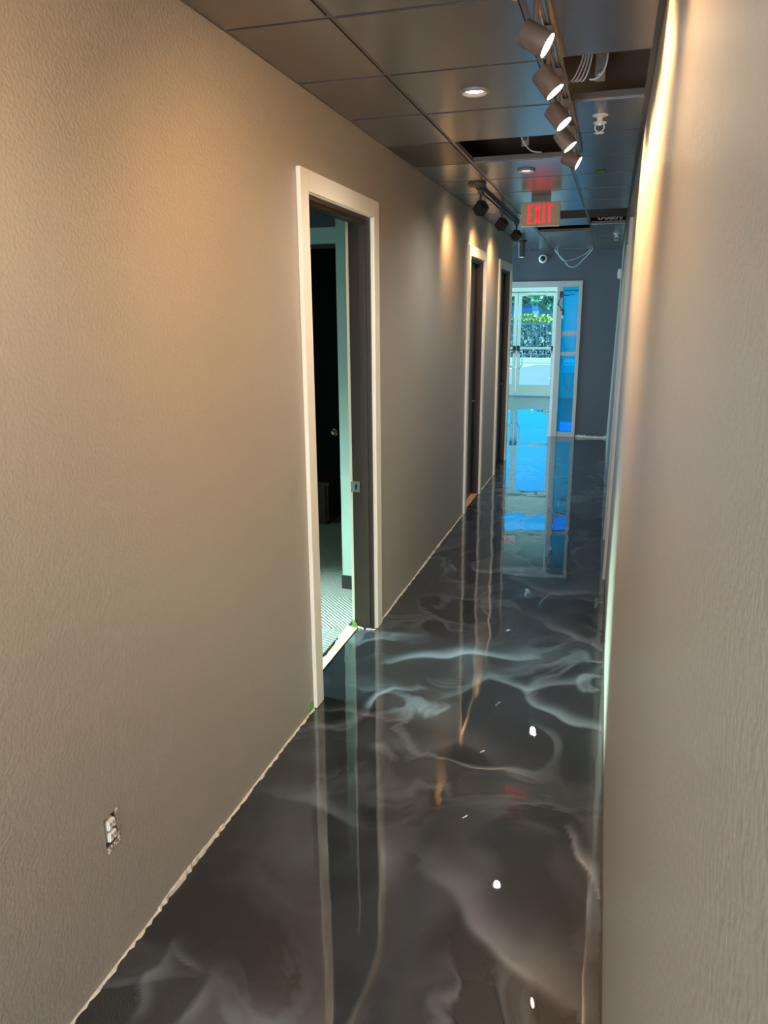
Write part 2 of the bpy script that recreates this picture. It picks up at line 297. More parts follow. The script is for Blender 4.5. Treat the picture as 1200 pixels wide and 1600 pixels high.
wx = XX + 0.004*np.sin(YY*31+XX*11) + 0.02*np.sin(YY*13.7-XX*21); wy = YY + 0.004*np.sin(XX*33+YY*7) + 0.02*np.sin(XX*17.3+YY*9)
val = np.zeros_like(XX)
for pts, wd, it in STR:
    best = np.full(XX.shape, 9.0); sgn = np.zeros_like(XX); tt = np.zeros_like(XX); n = len(pts)-1
    for i in range(n):
        a = np.array(pts[i]); c = np.array(pts[i+1]); d = c-a; l2 = d@d
        t = np.clip(((wx-a[0])*d[0]+(wy-a[1])*d[1])/l2, 0, 1); ex = wx-a[0]-t*d[0]; ey = wy-a[1]-t*d[1]; dd = np.hypot(ex, ey)
        s_ = np.sign(d[0]*ey-d[1]*ex); k = dd < best; best = np.where(k, dd, best); sgn = np.where(k, s_, sgn); tt = np.where(k, (i+t)/n, tt)
    sg = np.where(sgn > 0, wd*1.8, wd*0.45)
    val += it*np.exp(-(best/sg)**2)*(0.35+0.65*np.sin(np.pi*np.clip(tt, 0.02, 0.98)))
nx, ny = len(gx), len(gy)
verts = np.stack([XX.ravel(), YY.ravel(), np.zeros(XX.size)], 1)
idx = np.arange(nx*ny).reshape(ny, nx)
faces = np.stack([idx[:-1, :-1].ravel(), idx[:-1, 1:].ravel(), idx[1:, 1:].ravel(), idx[1:, :-1].ravel()], 1)
me = bpy.data.meshes.new('floor'); me.from_pydata(verts.tolist(), [], faces.tolist()); me.update()
at = me.attributes.new('wisp', 'FLOAT', 'POINT'); at.data.foreach_set('value', val.ravel().astype(np.float32))
me.materials.append(M['epoxy']); floor = bpy.data.objects.new('floor', me); C.objects.link(floor); struct(floor)
struct(B().box(-5.7, 3.1, YB-0.2, YF+0.06, -0.15, -0.012).build('floor_slab', M['concrete']))

# ---- ragged drywall feet where the base trim has been pulled off
def ragged(name, f, y0, y1, hmin, hmax, side, step=0.018, along='y', mt='plaster'):
    b = B(); n = int((y1-y0)/step); prev = None; hh = (hmin+hmax)/2
    rr = random.Random(hash(name) % 1000 if False else len(name)*7+int(y0*10))
    for i in range(n+1):
        y = y0+(y1-y0)*i/n; hh += rr.uniform(-1, 1)*(hmax-hmin)*0.28; hh = min(hmax, max(hmin, hh)); t = 0.002+0.005*rr.random()
        x = f(y)
        if along == 'y': P = [(x, y, 0.0005), (x+side*t*1.8, y, 0.0005), (x+side*t, y, hh*0.7), (x, y, hh)]
        else: P = [(y, x, 0.0005), (y, x+side*t*1.8, 0.0005), (y, x+side*t, hh*0.7), (y, x, hh)]
        ring = [b.bm.verts.new(p) for p in P]
        if prev:
            for k in range(4): b.bm.faces.new([prev[k], prev[(k+1) % 4], ring[(k+1) % 4], ring[k]])
        else: b.bm.faces.new(ring)
        prev = ring
    b.bm.faces.new(list(reversed(prev)))
    return struct(b.build(name, M[mt]))
c0, c1 = 3.055, 4.14
n_tr = 1
for a, c in ((0.6, 1.72), (1.72, 2.15), (2.15, c0), (c1, 6.83), (7.785, 8.69)):
    hi = 0.018 if a == 1.72 else (0.006 if a < 3 else 0.012)
    ragged('trim_%d' % n_tr, lambda y: XL, a, c, 0.003, hi, 1); n_tr += 1
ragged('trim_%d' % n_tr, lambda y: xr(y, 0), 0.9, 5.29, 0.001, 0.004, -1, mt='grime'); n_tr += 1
ragged('trim_%d' % n_tr, lambda y: YE, OX1+0.01, -0.04, 0.015, 0.045, -1, along='x'); n_tr += 1

# ---- door casings, jambs
def door(num, ys, outer, xf, sgn, depth, leaf=None, leafmat_='leafdoor', zt=2.41, stop=True, cmat='casing'):
    """casings on the hallway face xf (sgn=+1: wall solid lies to -x)"""
    y0, y1 = ys; o0, o1 = outer; T = 0.019
    X = lambda y, z, t: (xf(y, z)+sgn*t, y, z)
    def pr(y0, y1, z0, z1, t0, t1, name, mt, par, bev=0.0015):
        b = B(); b.prism([X(y0,z0,t0), X(y0,z0,t1), X(y1,z0,t1), X(y1,z0,t0), X(y0,z1,t0), X(y0,z1,t1), X(y1,z1,t1), X(y1,z1,t0)]); return b.build(name, M[mt], par, bevel=bev)
    g = 0.006
    root = B()   # the painted brown frame: two jambs, head and stops in one
    def bx(y0, y1, z0, z1, t0, t1): root.prism([X(y0,z0,t0), X(y0,z0,t1), X(y1,z0,t1), X(y1,z0,t0), X(y0,z1,t0), X(y0,z1,t1), X(y1,z1,t1), X(y1,z1,t0)])
    bx(y0-0.0, y0+0.018, 0.002, DZ, -depth-0.004, 0.0); bx(y1-0.018, y1, 0.002, DZ, -depth-0.004, 0.0); bx(y0+0.018, y1-0.018, DZ-0.018, DZ, -depth-0.004, 0.0)
    bx(y1-0.031, y1-0.018, 0.002, DZ-0.031, -0.060, -0.020); bx(y0+0.018, y0+0.031, 0.002, DZ-0.031, -0.060, -0.020); bx(y0+0.018, y1-0.018, DZ-0.031, DZ-0.018, -0.060, -0.020)
    r = struct(root.build('door_%d' % num, M['jamb']))
    pr(o0, y0-g, 0.002, zt, 0.0, T, 'side_casing', cmat, r); pr(y1+g, o1, 0.002, zt, 0.0, T, 'side_casing', cmat, r)
    pr(y0-g, y1+g, DZ+g, zt, 0.0, T, 'head_casing', cmat, r)
    # thin cream reveal between casing and brown frame, and casing edges on the far side
    pr(y0-g, y0, 0.002, DZ+g, 0.0, T*0.55, 'reveal', cmat, r, 0); pr(y1, y1+g, 0.002, DZ+g, 0.0, T*0.55, 'reveal', cmat, r, 0); pr(y0, y1, DZ, DZ+g, 0.0, T*0.55, 'reveal', cmat, r, 0)
    pr(y1-0.012, y1+0.06, 0.002, DZ+0.05, -depth-0.022, -depth-0.004, 'inner_casing', 'casing', r, 0)
    pr(y0-0.06, y0+0.012, 0.002, DZ+0.05, -depth-0.022, -depth-0.004, 'inner_casing', 'casing', r, 0)
    if leaf:
        l = pr(y0+0.021, y1-0.021, 0.012, DZ-0.021, -0.105, -0.064, 'door_leaf', leafmat_, r)
    return r
d1 = door(1, D1, (3.055, 4.14), lambda y, z: XL, 1, WT)
d2 = door(2, D2, (6.835, 7.78), lambda y, z: XL, 1, WT, leaf=True)
d3 = door(3, D3, (8.695, 9.76), lambda y, z: XL, 1, WT, leaf=True, leafmat_='leafnavy')
d4 = door(4, DR, (5.30, 6.395), xr, -1, WT, leaf=True, cmat='wall_right')
for d, yk in ((d2, 7.61), (d3, 9.58)):
    B().lathe((XL-0.066, yk, 0.98), (1, 0, 0), [(0, 0.014), (0.003, 0.014), (0.004, 0.006), (0.012, 0.006), (0.013, 0.011), (0.018, 0.013), (0.023, 0.010), (0.025, 0.002)], 20).build('door_knob', M['metal'], d, smooth=True)
# strike plate on the far jamb of the open doorway
sp = B().box(-1.392, -1.351, 4.0245, 4.0268, 0.842, 0.905).build('strike_plate', M['metal'], d1, bevel=0.001)
B().box(-1.377, -1.365, 4.0235, 4.0246, 0.858, 0.888).build('latch_hole', M['black'], sp)
B().box(-1.400, -1.390, 4.016, 4.027, 0.842, 0.905).build('strike_lip', M['metal'], d1)
# thresholds
b = B(); pv = None; rr = random.Random(3)
for i in range(26):
    y = 3.22+(4.015-3.22)*i/25; xo = -1.425-0.012*rr.random()-0.012*math.sin(i*0.35)
    ring = [b.bm.verts.new(p) for p in ((-1.376, y, 0.001), (xo, y, 0.001), (xo+0.004, y, 0.009+0.006*rr.random()), (-1.376, y, 0.005))]
    if pv:
        for k in range(4): b.bm.faces.new([pv[k], pv[(k+1)%4], ring[(k+1)%4], ring[k]])
    else: b.bm.faces.new(ring)
    pv = ring
b.bm.faces.new(list(reversed(pv))); b.build('threshold', M['cream'], d1)
ragged_gap = B().box(-1.383, -1.374, 3.17, 4.02, 0.0006, 0.0035).build('floor_joint', M['grime'], d1)
B().box(-1.42, XL-0.004, D2[0]+0.018, D2[1]-0.018, 0.001, 0.011).build('threshold', M['tan'], d2)
B().box(-1.40, XL-0.06, D3[0]+0.018, D3[1]-0.018, 0.001, 0.008).build('threshold', M['rubber'], d3)
# chips of torn paper at the foot of the doorway
b = B(); rr = random.Random(5)
for i in range(14):
    x = -1.375+0.11*i/13; y = 4.02+rr.uniform(-0.006, 0.004); s_ = rr.uniform(0.004, 0.010)
    b.obox((x, y, 0.003+s_*0.3), (Vector((1, rr.uniform(-.5,.5), 0)).normalized(), Vector((0,1,rr.uniform(-.4,.4))).normalized(), Vector((0,0,1))), (s_, s_*0.7, s_*0.35))
b.build('paper_chips', M['plaster'], d1)['kind'] = 'stuff'

# ---- ceiling: deck, wall angles, tees, tiles
ceiling = struct(B().box(-3.8, 0.25, YB-0.12, YE+0.12, TOPZ, TOPZ+0.12).build('ceiling', M['plenum']))
rows = range(-9, 16)
yk = lambda k: Y0+DY*k
holes = {('right', 1), ('mid', 3), ('mid', 10), ('right', 9)}
def tile(x0, x1, y0, y1, name='ceiling_tile', mt='tile'):
    g = 0.0115
    b = B(); dz = random.uniform(0, 0.0025)
    b.box(x0+g, x1-g, y0+g, y1-g, H-0.006+dz, H+0.003); b.box(x0+0.004, x1-0.004, y0+0.004, y1-0.004, H+0.003, H+0.014)
    return b.build(name, M[mt], ceiling)
cols = {'left': (XL+0.004, XA), 'mid': (XA, XB), 'right': (XB, 0.062)}
for k in rows:
    a, c = yk(k), min(yk(k+1), YE-0.004)
    if c-a < 0.05: continue
    for cn, (x0, x1) in cols.items():
        if (cn, k) in holes: continue
        mt = 'tile_matt' if (cn, k) in {('mid', 8), ('right', 8)} else 'tile'
        if cn == 'right': x1 = xr(c, H)-0.008
        if (cn, k) == ('left', 3):
            t = tile(x0, x1, a, c, 'vent_grille', 'perf'); continue
        tile(x0, x1, a, c, mt=mt)
    if a > YL-0.3:
        aa = max(a, YL)
        for j in range(4):
            x1 = XL-0.0 - 0.62*j; x0 = x1-0.62
            if x0 < -3.72: x0 = -3.69
            if x1 > -3.6 and c-aa > 0.08: tile(x0, x1, aa, c)
def teebar(b, p0, p1, along, fl=0.0085):
    if along == 'y':
        x, y0, y1 = p0[0], p0[1], p1[1]; b.box(x-fl, x+fl, y0, y1, H, H+0.0015); b.box(x-0.002, x+0.002, y0, y1, H+0.0015, H+0.027); b.box(x-0.005, x+0.005, y0, y1, H+0.022, H+0.027)
    else:
        y, x0, x1 = p0[1], p0[0], p1[0]; b.box(x0, x1, y-fl, y+fl, H, H+0.0015); b.box(x0, x1, y-0.002, y+0.002, H+0.0015, H+0.027); b.box(x0, x1, y-0.005, y+0.005, H+0.022, H+0.027)
for x in (XA, XB):
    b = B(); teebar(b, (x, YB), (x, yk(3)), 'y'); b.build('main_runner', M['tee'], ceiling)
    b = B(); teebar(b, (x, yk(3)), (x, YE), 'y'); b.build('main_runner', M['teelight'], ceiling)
for j in range(4):
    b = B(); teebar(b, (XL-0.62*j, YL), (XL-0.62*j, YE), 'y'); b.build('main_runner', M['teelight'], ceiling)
for k in range(-9, 16):
    b = B(); y = yk(k); teebar(b, (XL if y < YL else -3.7, y), (XA-0.009, y), 'x'); b.build('cross_tee', M['tee'], ceiling)
    b = B(); teebar(b, (XA+0.009, y), (XB-0.009, y), 'x'); b.build('cross_tee', M['tee'], ceiling)
    b = B(); teebar(b, (XB+0.009, y), (xr(y, H)-0.003, y), 'x'); b.build('cross_tee', M['tee'], ceiling)
# seam tape / worn flange at the two open bays (broad brown side boards)
for (x0, x1, y) in ((XB+0.01, 0.055, yk(2)), (XA+0.01, XB-0.01, yk(4))):
    b = B(); b.box(x0, x1, y-0.016, y-0.010, H-0.001, H+0.022); b.build('hole_edge_board', M['tee'], ceiling)
b = B(); b.prism([(XL, YB, H-0.001), (XL+0.022, YB, H-0.001), (XL+0.022, YL, H-0.001), (XL, YL, H-0.001), (XL, YB, H+0.0015), (XL+0.022, YB, H+0.0015), (XL+0.022, YL, H+0.0015), (XL, YL, H+0.0015)])
b.build('wall_angle', M['tee'], ceiling)
b = B(); P = lambda y, t, z: (xr(y, H)-t, y, z)
b.prism([P(YB,0.024,H-0.001), P(YB,0,H-0.001), P(YE,0,H-0.001), P(YE,0.024,H-0.001), P(YB,0.024,H+0.0015), P(YB,0,H+0.0015), P(YE,0,H+0.0015), P(YE,0.024,H+0.0015)])
b.prism([P(YB,0.0025,H-0.024), P(YB,-0.004,H-0.024), P(YE,-0.004,H-0.024), P(YE,0.0025,H-0.024), P(YB,0.0025,H), P(YB,-0.004,H), P(YE,-0.004,H), P(YE,0.0025,H)])
b.build('wall_angle', M['tee'], ceiling)
b = B().box(-3.69, 0.0, YE-0.022, YE, H-0.001, H+0.0015).build('wall_angle', M['tee'], ceiling)

# ---- side room seen through the first doorway
RC = 2.43
struct(B().box(-5.5, XL-WT-0.001, 1.5, 4.62, RC, RC+0.05).box(-5.5, XL-WT-0.001, 4.75, 7.0, RC+0.1, RC+0.15).build('ceiling_side_room', M['tile_matt']))
b = B(); b.box(-1.686, XL-WT-0.001, 4.63, 4.74, 0, 2.56); b.box(-3.4, -1.686, 4.63, 4.74, 2.255, 2.35); b.box(-5.5, -3.4, 4.63, 4.74, 0, 2.56)
pw = struct(b.build('wall_partition', M['mint']))
B().box(-3.4, -1.686, 4.625, 4.74, 2.35, 2.56).build('upper_band', M['endwall'], pw)
B().box(-3.4, -1.686, 4.632, 4.738, 2.235, 2.2545).build('opening_head', M['jamb'], pw)
struct(B().box(-1.69, XL-WT-0.024, 4.619, 4.629, 0.006, 0.105).build('baseboard_partition', M['rubber'], None, bevel=0.002))
struct(B().box(-5.5, XL-WT-0.001, 1.38, 1.5, 0, 2.56).build('wall_side_room_near', M['mint']))
struct(B().box(-5.5, -3.05, 6.6, 6.7, 0, 2.56).box(-1.95, XL-WT-0.001, 6.6, 6.7, 0, 2.56).box(-3.05, -1.95, 6.6, 6.7, 2.5, 2.56).build('wall_side_room_far', M['mint']))
b = B(); x0, x1 = -5.5, -5.38; b.box(x0, x1, 1.5, 3.1, 0, 2.56); b.box(x0, x1, 4.5, 6.6, 0, 2.56); b.box(x0, x1, 3.1, 4.5, 0, 1.0); b.box(x0, x1, 3.1, 4.5, 2.35, 2.56)
struct(b.build('wall_side_room_window', M['mint']))
w2 = struct(B().box(-5.47, -5.41, 3.1, 3.14, 1.0, 2.35).box(-5.47, -5.41, 4.46, 4.5, 1.0, 2.35).box(-5.47, -5.41, 3.14, 4.46, 1.0, 1.04).box(-5.47, -5.41, 3.14, 4.46, 2.31, 2.35).build('window_2', M['alu']))
B().box(-5.445, -5.437, 3.14, 4.46, 1.04, 2.31).build('pane', M['glass'], w2)
# dark door in the far wall
d5 = struct(B().box(-3.05, -2.99, 6.58, 6.7, 0, 2.5).box(-2.01, -1.95, 6.58, 6.7, 0, 2.5).box(-2.99, -2.01, 6.58, 6.7, 2.44, 2.5).build('door_5', M['jamb']))
B().box(-2.99, -2.01, 6.62, 6.66, 0.003, 2.44).build('door_leaf', M['deepblack'], d5)
B().lathe((-2.46, 6.62, 0.765), (0, -1, 0), [(0, 0.034), (0.008, 0.034), (0.010, 0.014), (0.03, 0.014), (0.034, 0.028), (0.05, 0.034), (0.062, 0.024), (0.066, 0.004)], 20).build('door_knob', M['brass'], d5, smooth=True)
# carpet tiles, each a square of its own
cp = struct(B().box(-5.38, -1.392, 1.5, 6.6, 0.0008, 0.003).build('floor_side_room', M['rubber']))
tilemesh = None
for i in range(8):
    for j in range(11):
        xa = -1.440-0.5*i; ya = 1.95+0.5*j-0.0
        xb = max(xa-0.5, -5.375); yb = min(ya+0.5, 6.595)
        if yb-ya < 0.1 or xa-xb < 0.1: continue
        o = B().box(-(xa-xb)/2+0.0012, (xa-xb)/2-0.0012, -(yb-ya)/2+0.0012, (yb-ya)/2-0.0012, 0.003, 0.0095+random.uniform(0, 0.0006)).build('carpet_tile', M['carpet'], cp)
        o.location = ((xa+xb)/2, (ya+yb)/2, 0); o.rotation_euler.z = (i+j) % 2*math.pi/2 if abs((xa-xb)-(yb-ya)) < 0.01 else 0
# low dark cabinet against the far wall
cb = thing('low_cabinet', (-2.53, 6.33, 0.0105), 'low dark cherry wood cabinet with two drawers in the dim side room', 'cabinet')
B().box(-0.5, 0.16, -0.2, 0.2, 0.0, 0.035).build('plinth', M['black'], cb)
B().box(-0.52, 0.18, -0.21, 0.21, 0.035, 0.36).build('body', M['wood'], cb, bevel=0.003)
B().box(-0.54, 0.20, -0.235, 0.21, 0.36, 0.39).build('top', M['wood'], cb, bevel=0.004)
for z in (0.05, 0.21):
    dr = B().box(-0.5, 0.16, -0.228, -0.21, z, z+0.145).build('drawer', M['wood'], cb, bevel=0.003)
    B().box(-0.22, -0.12, -0.245, -0.228, z+0.07, z+0.08).build('handle', M['brass'], dr)

# lit troffer added to brighten the side and front rooms, out of view
def fill_panel(loc, sx, sy, energy, color, label, par_name='added_fill_panel', group=None):
    t = thing(par_name, loc, label, 'ceiling light', group)
    b = B(); e_ = 0.03
    b.box(-sx/2-e_, sx/2+e_, -sy/2-e_, -sy/2, -0.03, 0); b.box(-sx/2-e_, sx/2+e_, sy/2, sy/2+e_, -0.03, 0); b.box(-sx/2-e_, -sx/2, -sy/2, sy/2, -0.03, 0); b.box(sx/2, sx/2+e_, -sy/2, sy/2, -0.03, 0)
    b.build('frame', M['alu'], t); B().box(-sx/2, sx/2, -sy/2, sy/2, -0.018, -0.01).build('diffuser', M['shade'], t)
    a = area('fill_lamp', (0, 0, -0.022), (0, 0, -1), sx*0.96, sy*0.96, energy, color); a.parent = t
    return t
fill_panel((-4.2, 2.9, RC-0.001), 1.1, 0.5, 30, (0.58, 1.0, 0.90), 'unseen ceiling panel added to fill the side room with light, hidden by the near wall')
# ---- front room and storefront
FZ = 4.0
b = B(); b.box(-5.8, -5.6, YE+0.12, YF+0.1, 0, FZ); struct(b.build('wall_front_room_left', M['frontwall']))
b = B(); b.box(2.8, 3.0, YE+0.12, YF+0.1, 0, FZ); struct(b.build('wall_front_room_right', M['frontwall']))
struct(B().box(-5.8, 3.0, YE+0.12, YF+0.1, FZ, FZ+0.1).build('ceiling_front_room', M['frontwall']))
b = B(); b.box(-5.8, OX0, YE+0.1201, YE+0.2, 0, FZ); b.box(OX1, 3.0, YE+0.1201, YE+0.2, 0, FZ); b.box(OX0, OX1, YE+0.1201, YE+0.2, OZ, FZ)
struct(b.build('wall_front_room_back', M['frontwall']))
for i, (x, y) in enumerate(((-4.3, 14.8), (-1.9, 14.8), (0.6, 14.8))): fill_panel((x, y, FZ-0.001), 1.6, 2.4, 50, (0.50, 0.93, 1.0), ['left', 'middle', 'right'][i]+' unseen ceiling panel added to brighten the front room, above the glass entrance', group='added front room fill panels')  # unseen panels added to light the front room
# solid parts of the facade
b = B(); b.box(-5.6, -3.05, YF, YF+0.12, 0, FZ); b.box(-3.05, 2.8, YF, YF+0.12, 3.22, FZ); b.box(-3.05, 2.8, YF, YF+0.12, 2.36, 2.74); b.box(-1.25, -1.14, YF, YF+0.12, 0, 2.36); b.box(0.9, 2.8, YF, YF+0.12, 0, 3.22); b.box(-1.14, 0.9, YF, YF+0.12, 0, 0.50)
struct(b.build('wall_facade', M['frontwall']))
def leaf_door(num, x0, x1, hinge_right):
    y0, y1 = YF+0.03, YF+0.075; st = 0.075
    r = struct(B().box(x0, x0+st, y0, y1, 0.02, 2.29).box(x1-st, x1, y0, y1, 0.02, 2.29).box(x0+st, x1-st, y0, y1, 2.2, 2.29).box(x0+st, x1-st, y0, y1, 0.02, 0.275).build('door_%d' % num, M['alu'], bevel=0.003))
    B().box(x0+st, x1-st, y0+0.018, y0+0.026, 0.275, 2.2).build('pane', M['glass'], r)
    pb = B().box(x0+0.03, x1-0.03, y0-0.06, y0-0.025, 1.055, 1.11).build('push_bar', M['alu'], r, bevel=0.004)
    for xx in (x0+0.01, x1-0.07): B().box(xx, xx+0.06, y0-0.075, y0, 1.035, 1.13).build('bar_bracket', M['black'], r, bevel=0.003)
    xh = x0+0.13 if hinge_right else x1-0.13
    xe = x0+0.05 if hinge_right else x1-0.05
    B().tube([(xe, y0-0.002, 1.02), (xh, y0-0.05, 0.98), (xh, y0-0.05, 0.84), (xh, y0-0.05, 0.70), (xe, y0-0.002, 0.64)], 0.014).build('pull_handle', M['alu'], r, smooth=True)
    B().box(x0+0.2, x1-0.25, y0-0.06, y0, 2.215, 2.27).build('door_closer', M['alu'], r, bevel=0.004)
    return r
dl = leaf_door(6, -2.955, -2.122, False); dr_ = leaf_door(7, -2.108, -1.275, True)
fr = struct(B().box(-3.05, -2.962, YF-0.01, YF+0.11, 0, 2.36).box(-1.268, -1.24, YF-0.01, YF+0.11, 0, 2.36).box(-2.962, -1.268, YF-0.01, YF+0.11, 2.297, 2.37).build('trim_20', M['alu']))
b = B(); b.box(-3.05, 0.9, YF+0.02, YF+0.08, 2.74, 2.79); b.box(-3.05, 0.9, YF+0.02, YF+0.08, 3.17, 3.22)
for x in (-3.05, -1.24, 0.85): b.box(x, x+0.05, YF+0.02, YF+0.08, 2.79, 3.17)
w3 = struct(b.build('window_3', M['alu']))
B().box(-3.0, -1.24, YF+0.045, YF+0.052, 2.79, 3.17).build('pane', M['glass'], w3); B().box(-1.19, 0.85, YF+0.045, YF+0.052, 2.79, 3.17).build('pane', M['glass'], w3)
b = B(); b.box(-1.14, 0.9, YF+0.02, YF+0.08, 0.50, 0.55); b.box(-1.14, 0.9, YF+0.02, YF+0.08, 2.31, 2.36)
for x in (-1.14, -0.12, 0.85): b.box(x, x+0.05, YF+0.02, YF+0.08, 0.55, 2.31)
w4 = struct(b.build('window_4', M['alu']))
for x0, x1 in ((-1.09, -0.12), (-0.07, 0.85)): B().box(x0, x1, YF+0.045, YF+0.052, 0.55, 2.31).build('pane', M['glass'], w4)
sh = thing('roller_shade', (-0.1, YF-0.06, 2.36), 'plain white roller shade pulled down behind the blue sidelight, above the far low window', 'window shade')
B().cyl((-1.03, 0, -0.03), (0.98, 0, -0.03), 0.028).build('roller', M['alu'], sh, smooth=True)
B().box(-1.02, 0.97, 0.010, 0.013, -1.47, -0.03).build('cloth', M['shade'], sh)
B().box(-1.02, 0.97, 0.004, 0.018, -1.50, -1.47).build('bottom_bar', M['alu'], sh)
# far exit sign of the front room, seen mirrored in the floor
def letter(ch, x, z, w_, h, s, par, mt, y0, y1, t=0.022):
    b = B()
    R = lambda a, c, d, e_: b.box(x+a*s*1.0, x+c*s*1.0, y0, y1, z+d, z+e_)
    if ch == 'E': b.box(x, x+t, y0, y1, z, z+h); [b.box(x+t, x+w_*(0.85 if q == 1 else 1), y0, y1, z+a, z+a+t*0.8) for q, a in enumerate((0, h/2-t*0.4, h-t*0.8))]
    elif ch == 'I': b.box(x, x+t, y0, y1, z, z+h)
    elif ch == 'T': b.box(x+w_/2-t/2, x+w_/2+t/2, y0, y1, z, z+h-t*0.8); b.box(x, x+w_, y0, y1, z+h-t*0.8, z+h)
    elif ch == 'X':
        for a, c in ((x, x+w_-t), (x+w_-t, x)):
            b.prism([(a,y0,z),(a+t,y0,z),(a+t,y1,z),(a,y1,z),(c,y0,z+h),(c+t,y0,z+h),(c+t,y1,z+h),(c,y1,z+h)])
    return b.build('letter', M[mt], par)
es = thing('exit_sign', (-2.12, YF-0.05, 3.30), 'white exit sign high on the front room wall, mirrored in the far floor', 'exit sign')
B().box(-0.17, 0.17, -0.03, 0.05, 0.0, 0.22).build('body', M['white'], es, bevel=0.004)
for ch, x, w_ in (('E', -0.13, 0.055), ('X', -0.06, 0.065), ('I', 0.02, 0.022), ('T', 0.055, 0.06)): letter(ch, x, 0.03, w_, 0.15, 1, es, 'signred', -0.034, -0.03, 0.018)

# ---- the opening in the end wall: painted frame with filmed sidelight
YO = YE-0.02
b = B(); b.box(-2.05, OX1, YO, YE+0.14, 2.205, OZ+0.002); b.box(-2.05, -1.98, YO, YE+0.14, 0, 2.205)
t_open = struct(b.build('trim_21', M['opening'], bevel=0.002))
b = B(); b.box(-0.855, -0.772, YO, YE+0.12, 0.001, 2.205); b.box(-0.552, OX1, YO, YE+0.12, 0.001, 2.205)
b.box(-0.772, -0.552, YO+0.01, YE+0.10, 1.512, 1.572); b.box(-0.772, -0.552, YO+0.01, YE+0.10, 1.218, 1.275); b.box(-0.772, -0.552, YO+0.01, YE+0.10, 0.001, 0.075)
w5 = struct(b.build('window_5', M['opening'], bevel=0.002))
for z0, z1 in ((0.075, 1.218), (1.275, 1.512), (1.572, 2.205)): B().box(-0.772, -0.552, YE+0.040, YE+0.047, z0, z1).build('pane', M['film'], w5)
b = B(); b.prism([(-0.905, YO+0.02, 0.001), (-0.855, YO+0.02, 0.001), (-0.855, YE+0.13, 0.001), (-0.905, YE+0.13, 0.001), (-0.868, YO+0.02, 2.205), (-0.855, YO+0.02, 2.205), (-0.855, YE+0.13, 2.205), (-0.868, YE+0.13, 2.205)])
struct(b.build('trim_22', M['white']))

# ---- exterior
struct(B().box(-60, 40, YF+0.13, 140, -0.12, -0.02).build('ground_asphalt', M['asphalt']))
b = B().box(-60, 40, 30.6, 30.9, -0.02, 0.14); struct(b.build('kerb', M['concrete']))
def stripe(p0, p1, wd=0.11):
    d = (Vector(p1)-Vector(p0)).normalized(); n = Vector((-d.y, d.x, 0))*wd/2
    a, c = Vector(p0), Vector(p1); z = Vector((0,0,-0.019)); z2 = Vector((0,0,-0.014)); b = B()
    b.prism([a-n+z, a+n+z, c+n+z, c-n+z, a-n+z2, a+n+z2, c+n+z2, c-n+z2])
    o = b.build('parking_stripe', M['stripe']); return struct(o)
for i in range(-3, 4): stripe((-3.6+2.8*i-0.9, 22.9, 0), (-2.9+2.8*i, 29.0, 0), 0.22)
stripe((-30, 29.4, 0), (20, 29.4, 0), 0.30)
def foliage(name, mt, n, fn, size, parent=None, seed=1):
    r = np.random.default_rng(seed); P = fn(r, n); a = r.normal(size=(n, 3)); a /= np.linalg.norm(a, axis=1)[:, None]
    c = np.cross(a, r.normal(size=(n, 3))); c /= np.linalg.norm(c, axis=1)[:, None]; s_ = size*r.uniform(0.6, 1.4, (n, 1))
    V = np.concatenate([P+a*s_, P+c*s_*0.5, P-a*s_*0.6, P-c*s_*0.5], 1).reshape(-1, 3); F = np.arange(4*n).reshape(-1, 4)
    me = bpy.data.meshes.new(name); me.from_pydata(V.tolist(), [], F.tolist()); me.materials.append(mt); o = bpy.data.objects.new(name, me); C.objects.link(o)
    if parent: o.parent = parent
    return o
hr = thing('hedge', (-4, 32.0, 0), 'clipped green hedge with yellow tips painted as sunlit behind the parking lot fence', 'hedge')
def box_fn(sx, sy, z0, z1):
    return lambda r, n: np.stack([r.uniform(-sx, sx, n), r.uniform(-sy, sy, n), r.uniform(z0, z1, n)], 1)
foliage('foliage', M['hedge'], 16000, box_fn(9, 0.5, 0.05, 1.62), 0.09, hr, 2)
foliage('painted_sun_tips', M['hedgetip'], 3600, lambda r, n: np.stack([r.uniform(-9, 9, n), r.uniform(-0.55, 0.5, n), 1.50+0.28*r.random(n)**1.5+0.10*np.sin(r.uniform(0, 60, n))], 1), 0.09, hr, 3)
b = B(); [b.cyl((x, 0.05*random.uniform(-1, 1), 0), (x+random.uniform(-.1,.1), 0, 1.3), 0.03, 6) for x in np.arange(-8.6, 8.7, 0.9)]; b.build('stems', M['trunk'], hr)['kind'] = 'stuff'
fe = thing('fence', (-4, 31.2, 0), 'dark metal picket fence in front of the hedge, beyond the glass entrance doors', 'fence')
for z in (0.22, 1.40): B().box(-9, 9, -0.02, 0.02, z, z+0.045).build('rail', M['fence'], fe)
pm = None
for i in range(130):
    if pm is None: o = B().box(-0.009, 0.009, -0.009, 0.009, -0.02, 1.5).build('picket', M['fence'], fe); pm = o
    else: o = pm.copy(); C.objects.link(o)
    o.location.x = -9+i*0.139
tmpl = [(-12.6, 46, 2.2, 3.4, 2.4), (-5.6, 45, 2.4, 3.5, 1.5), (-3.3, 43, 2.1, 3.3, 1.3)]
lab = ['leafy green tree at the left beyond the hedge, seen through the left door pane', 'leafy green tree standing beyond the hedge in the middle of the right door pane', 'smaller leafy tree beyond the hedge at the right edge of the right door pane']
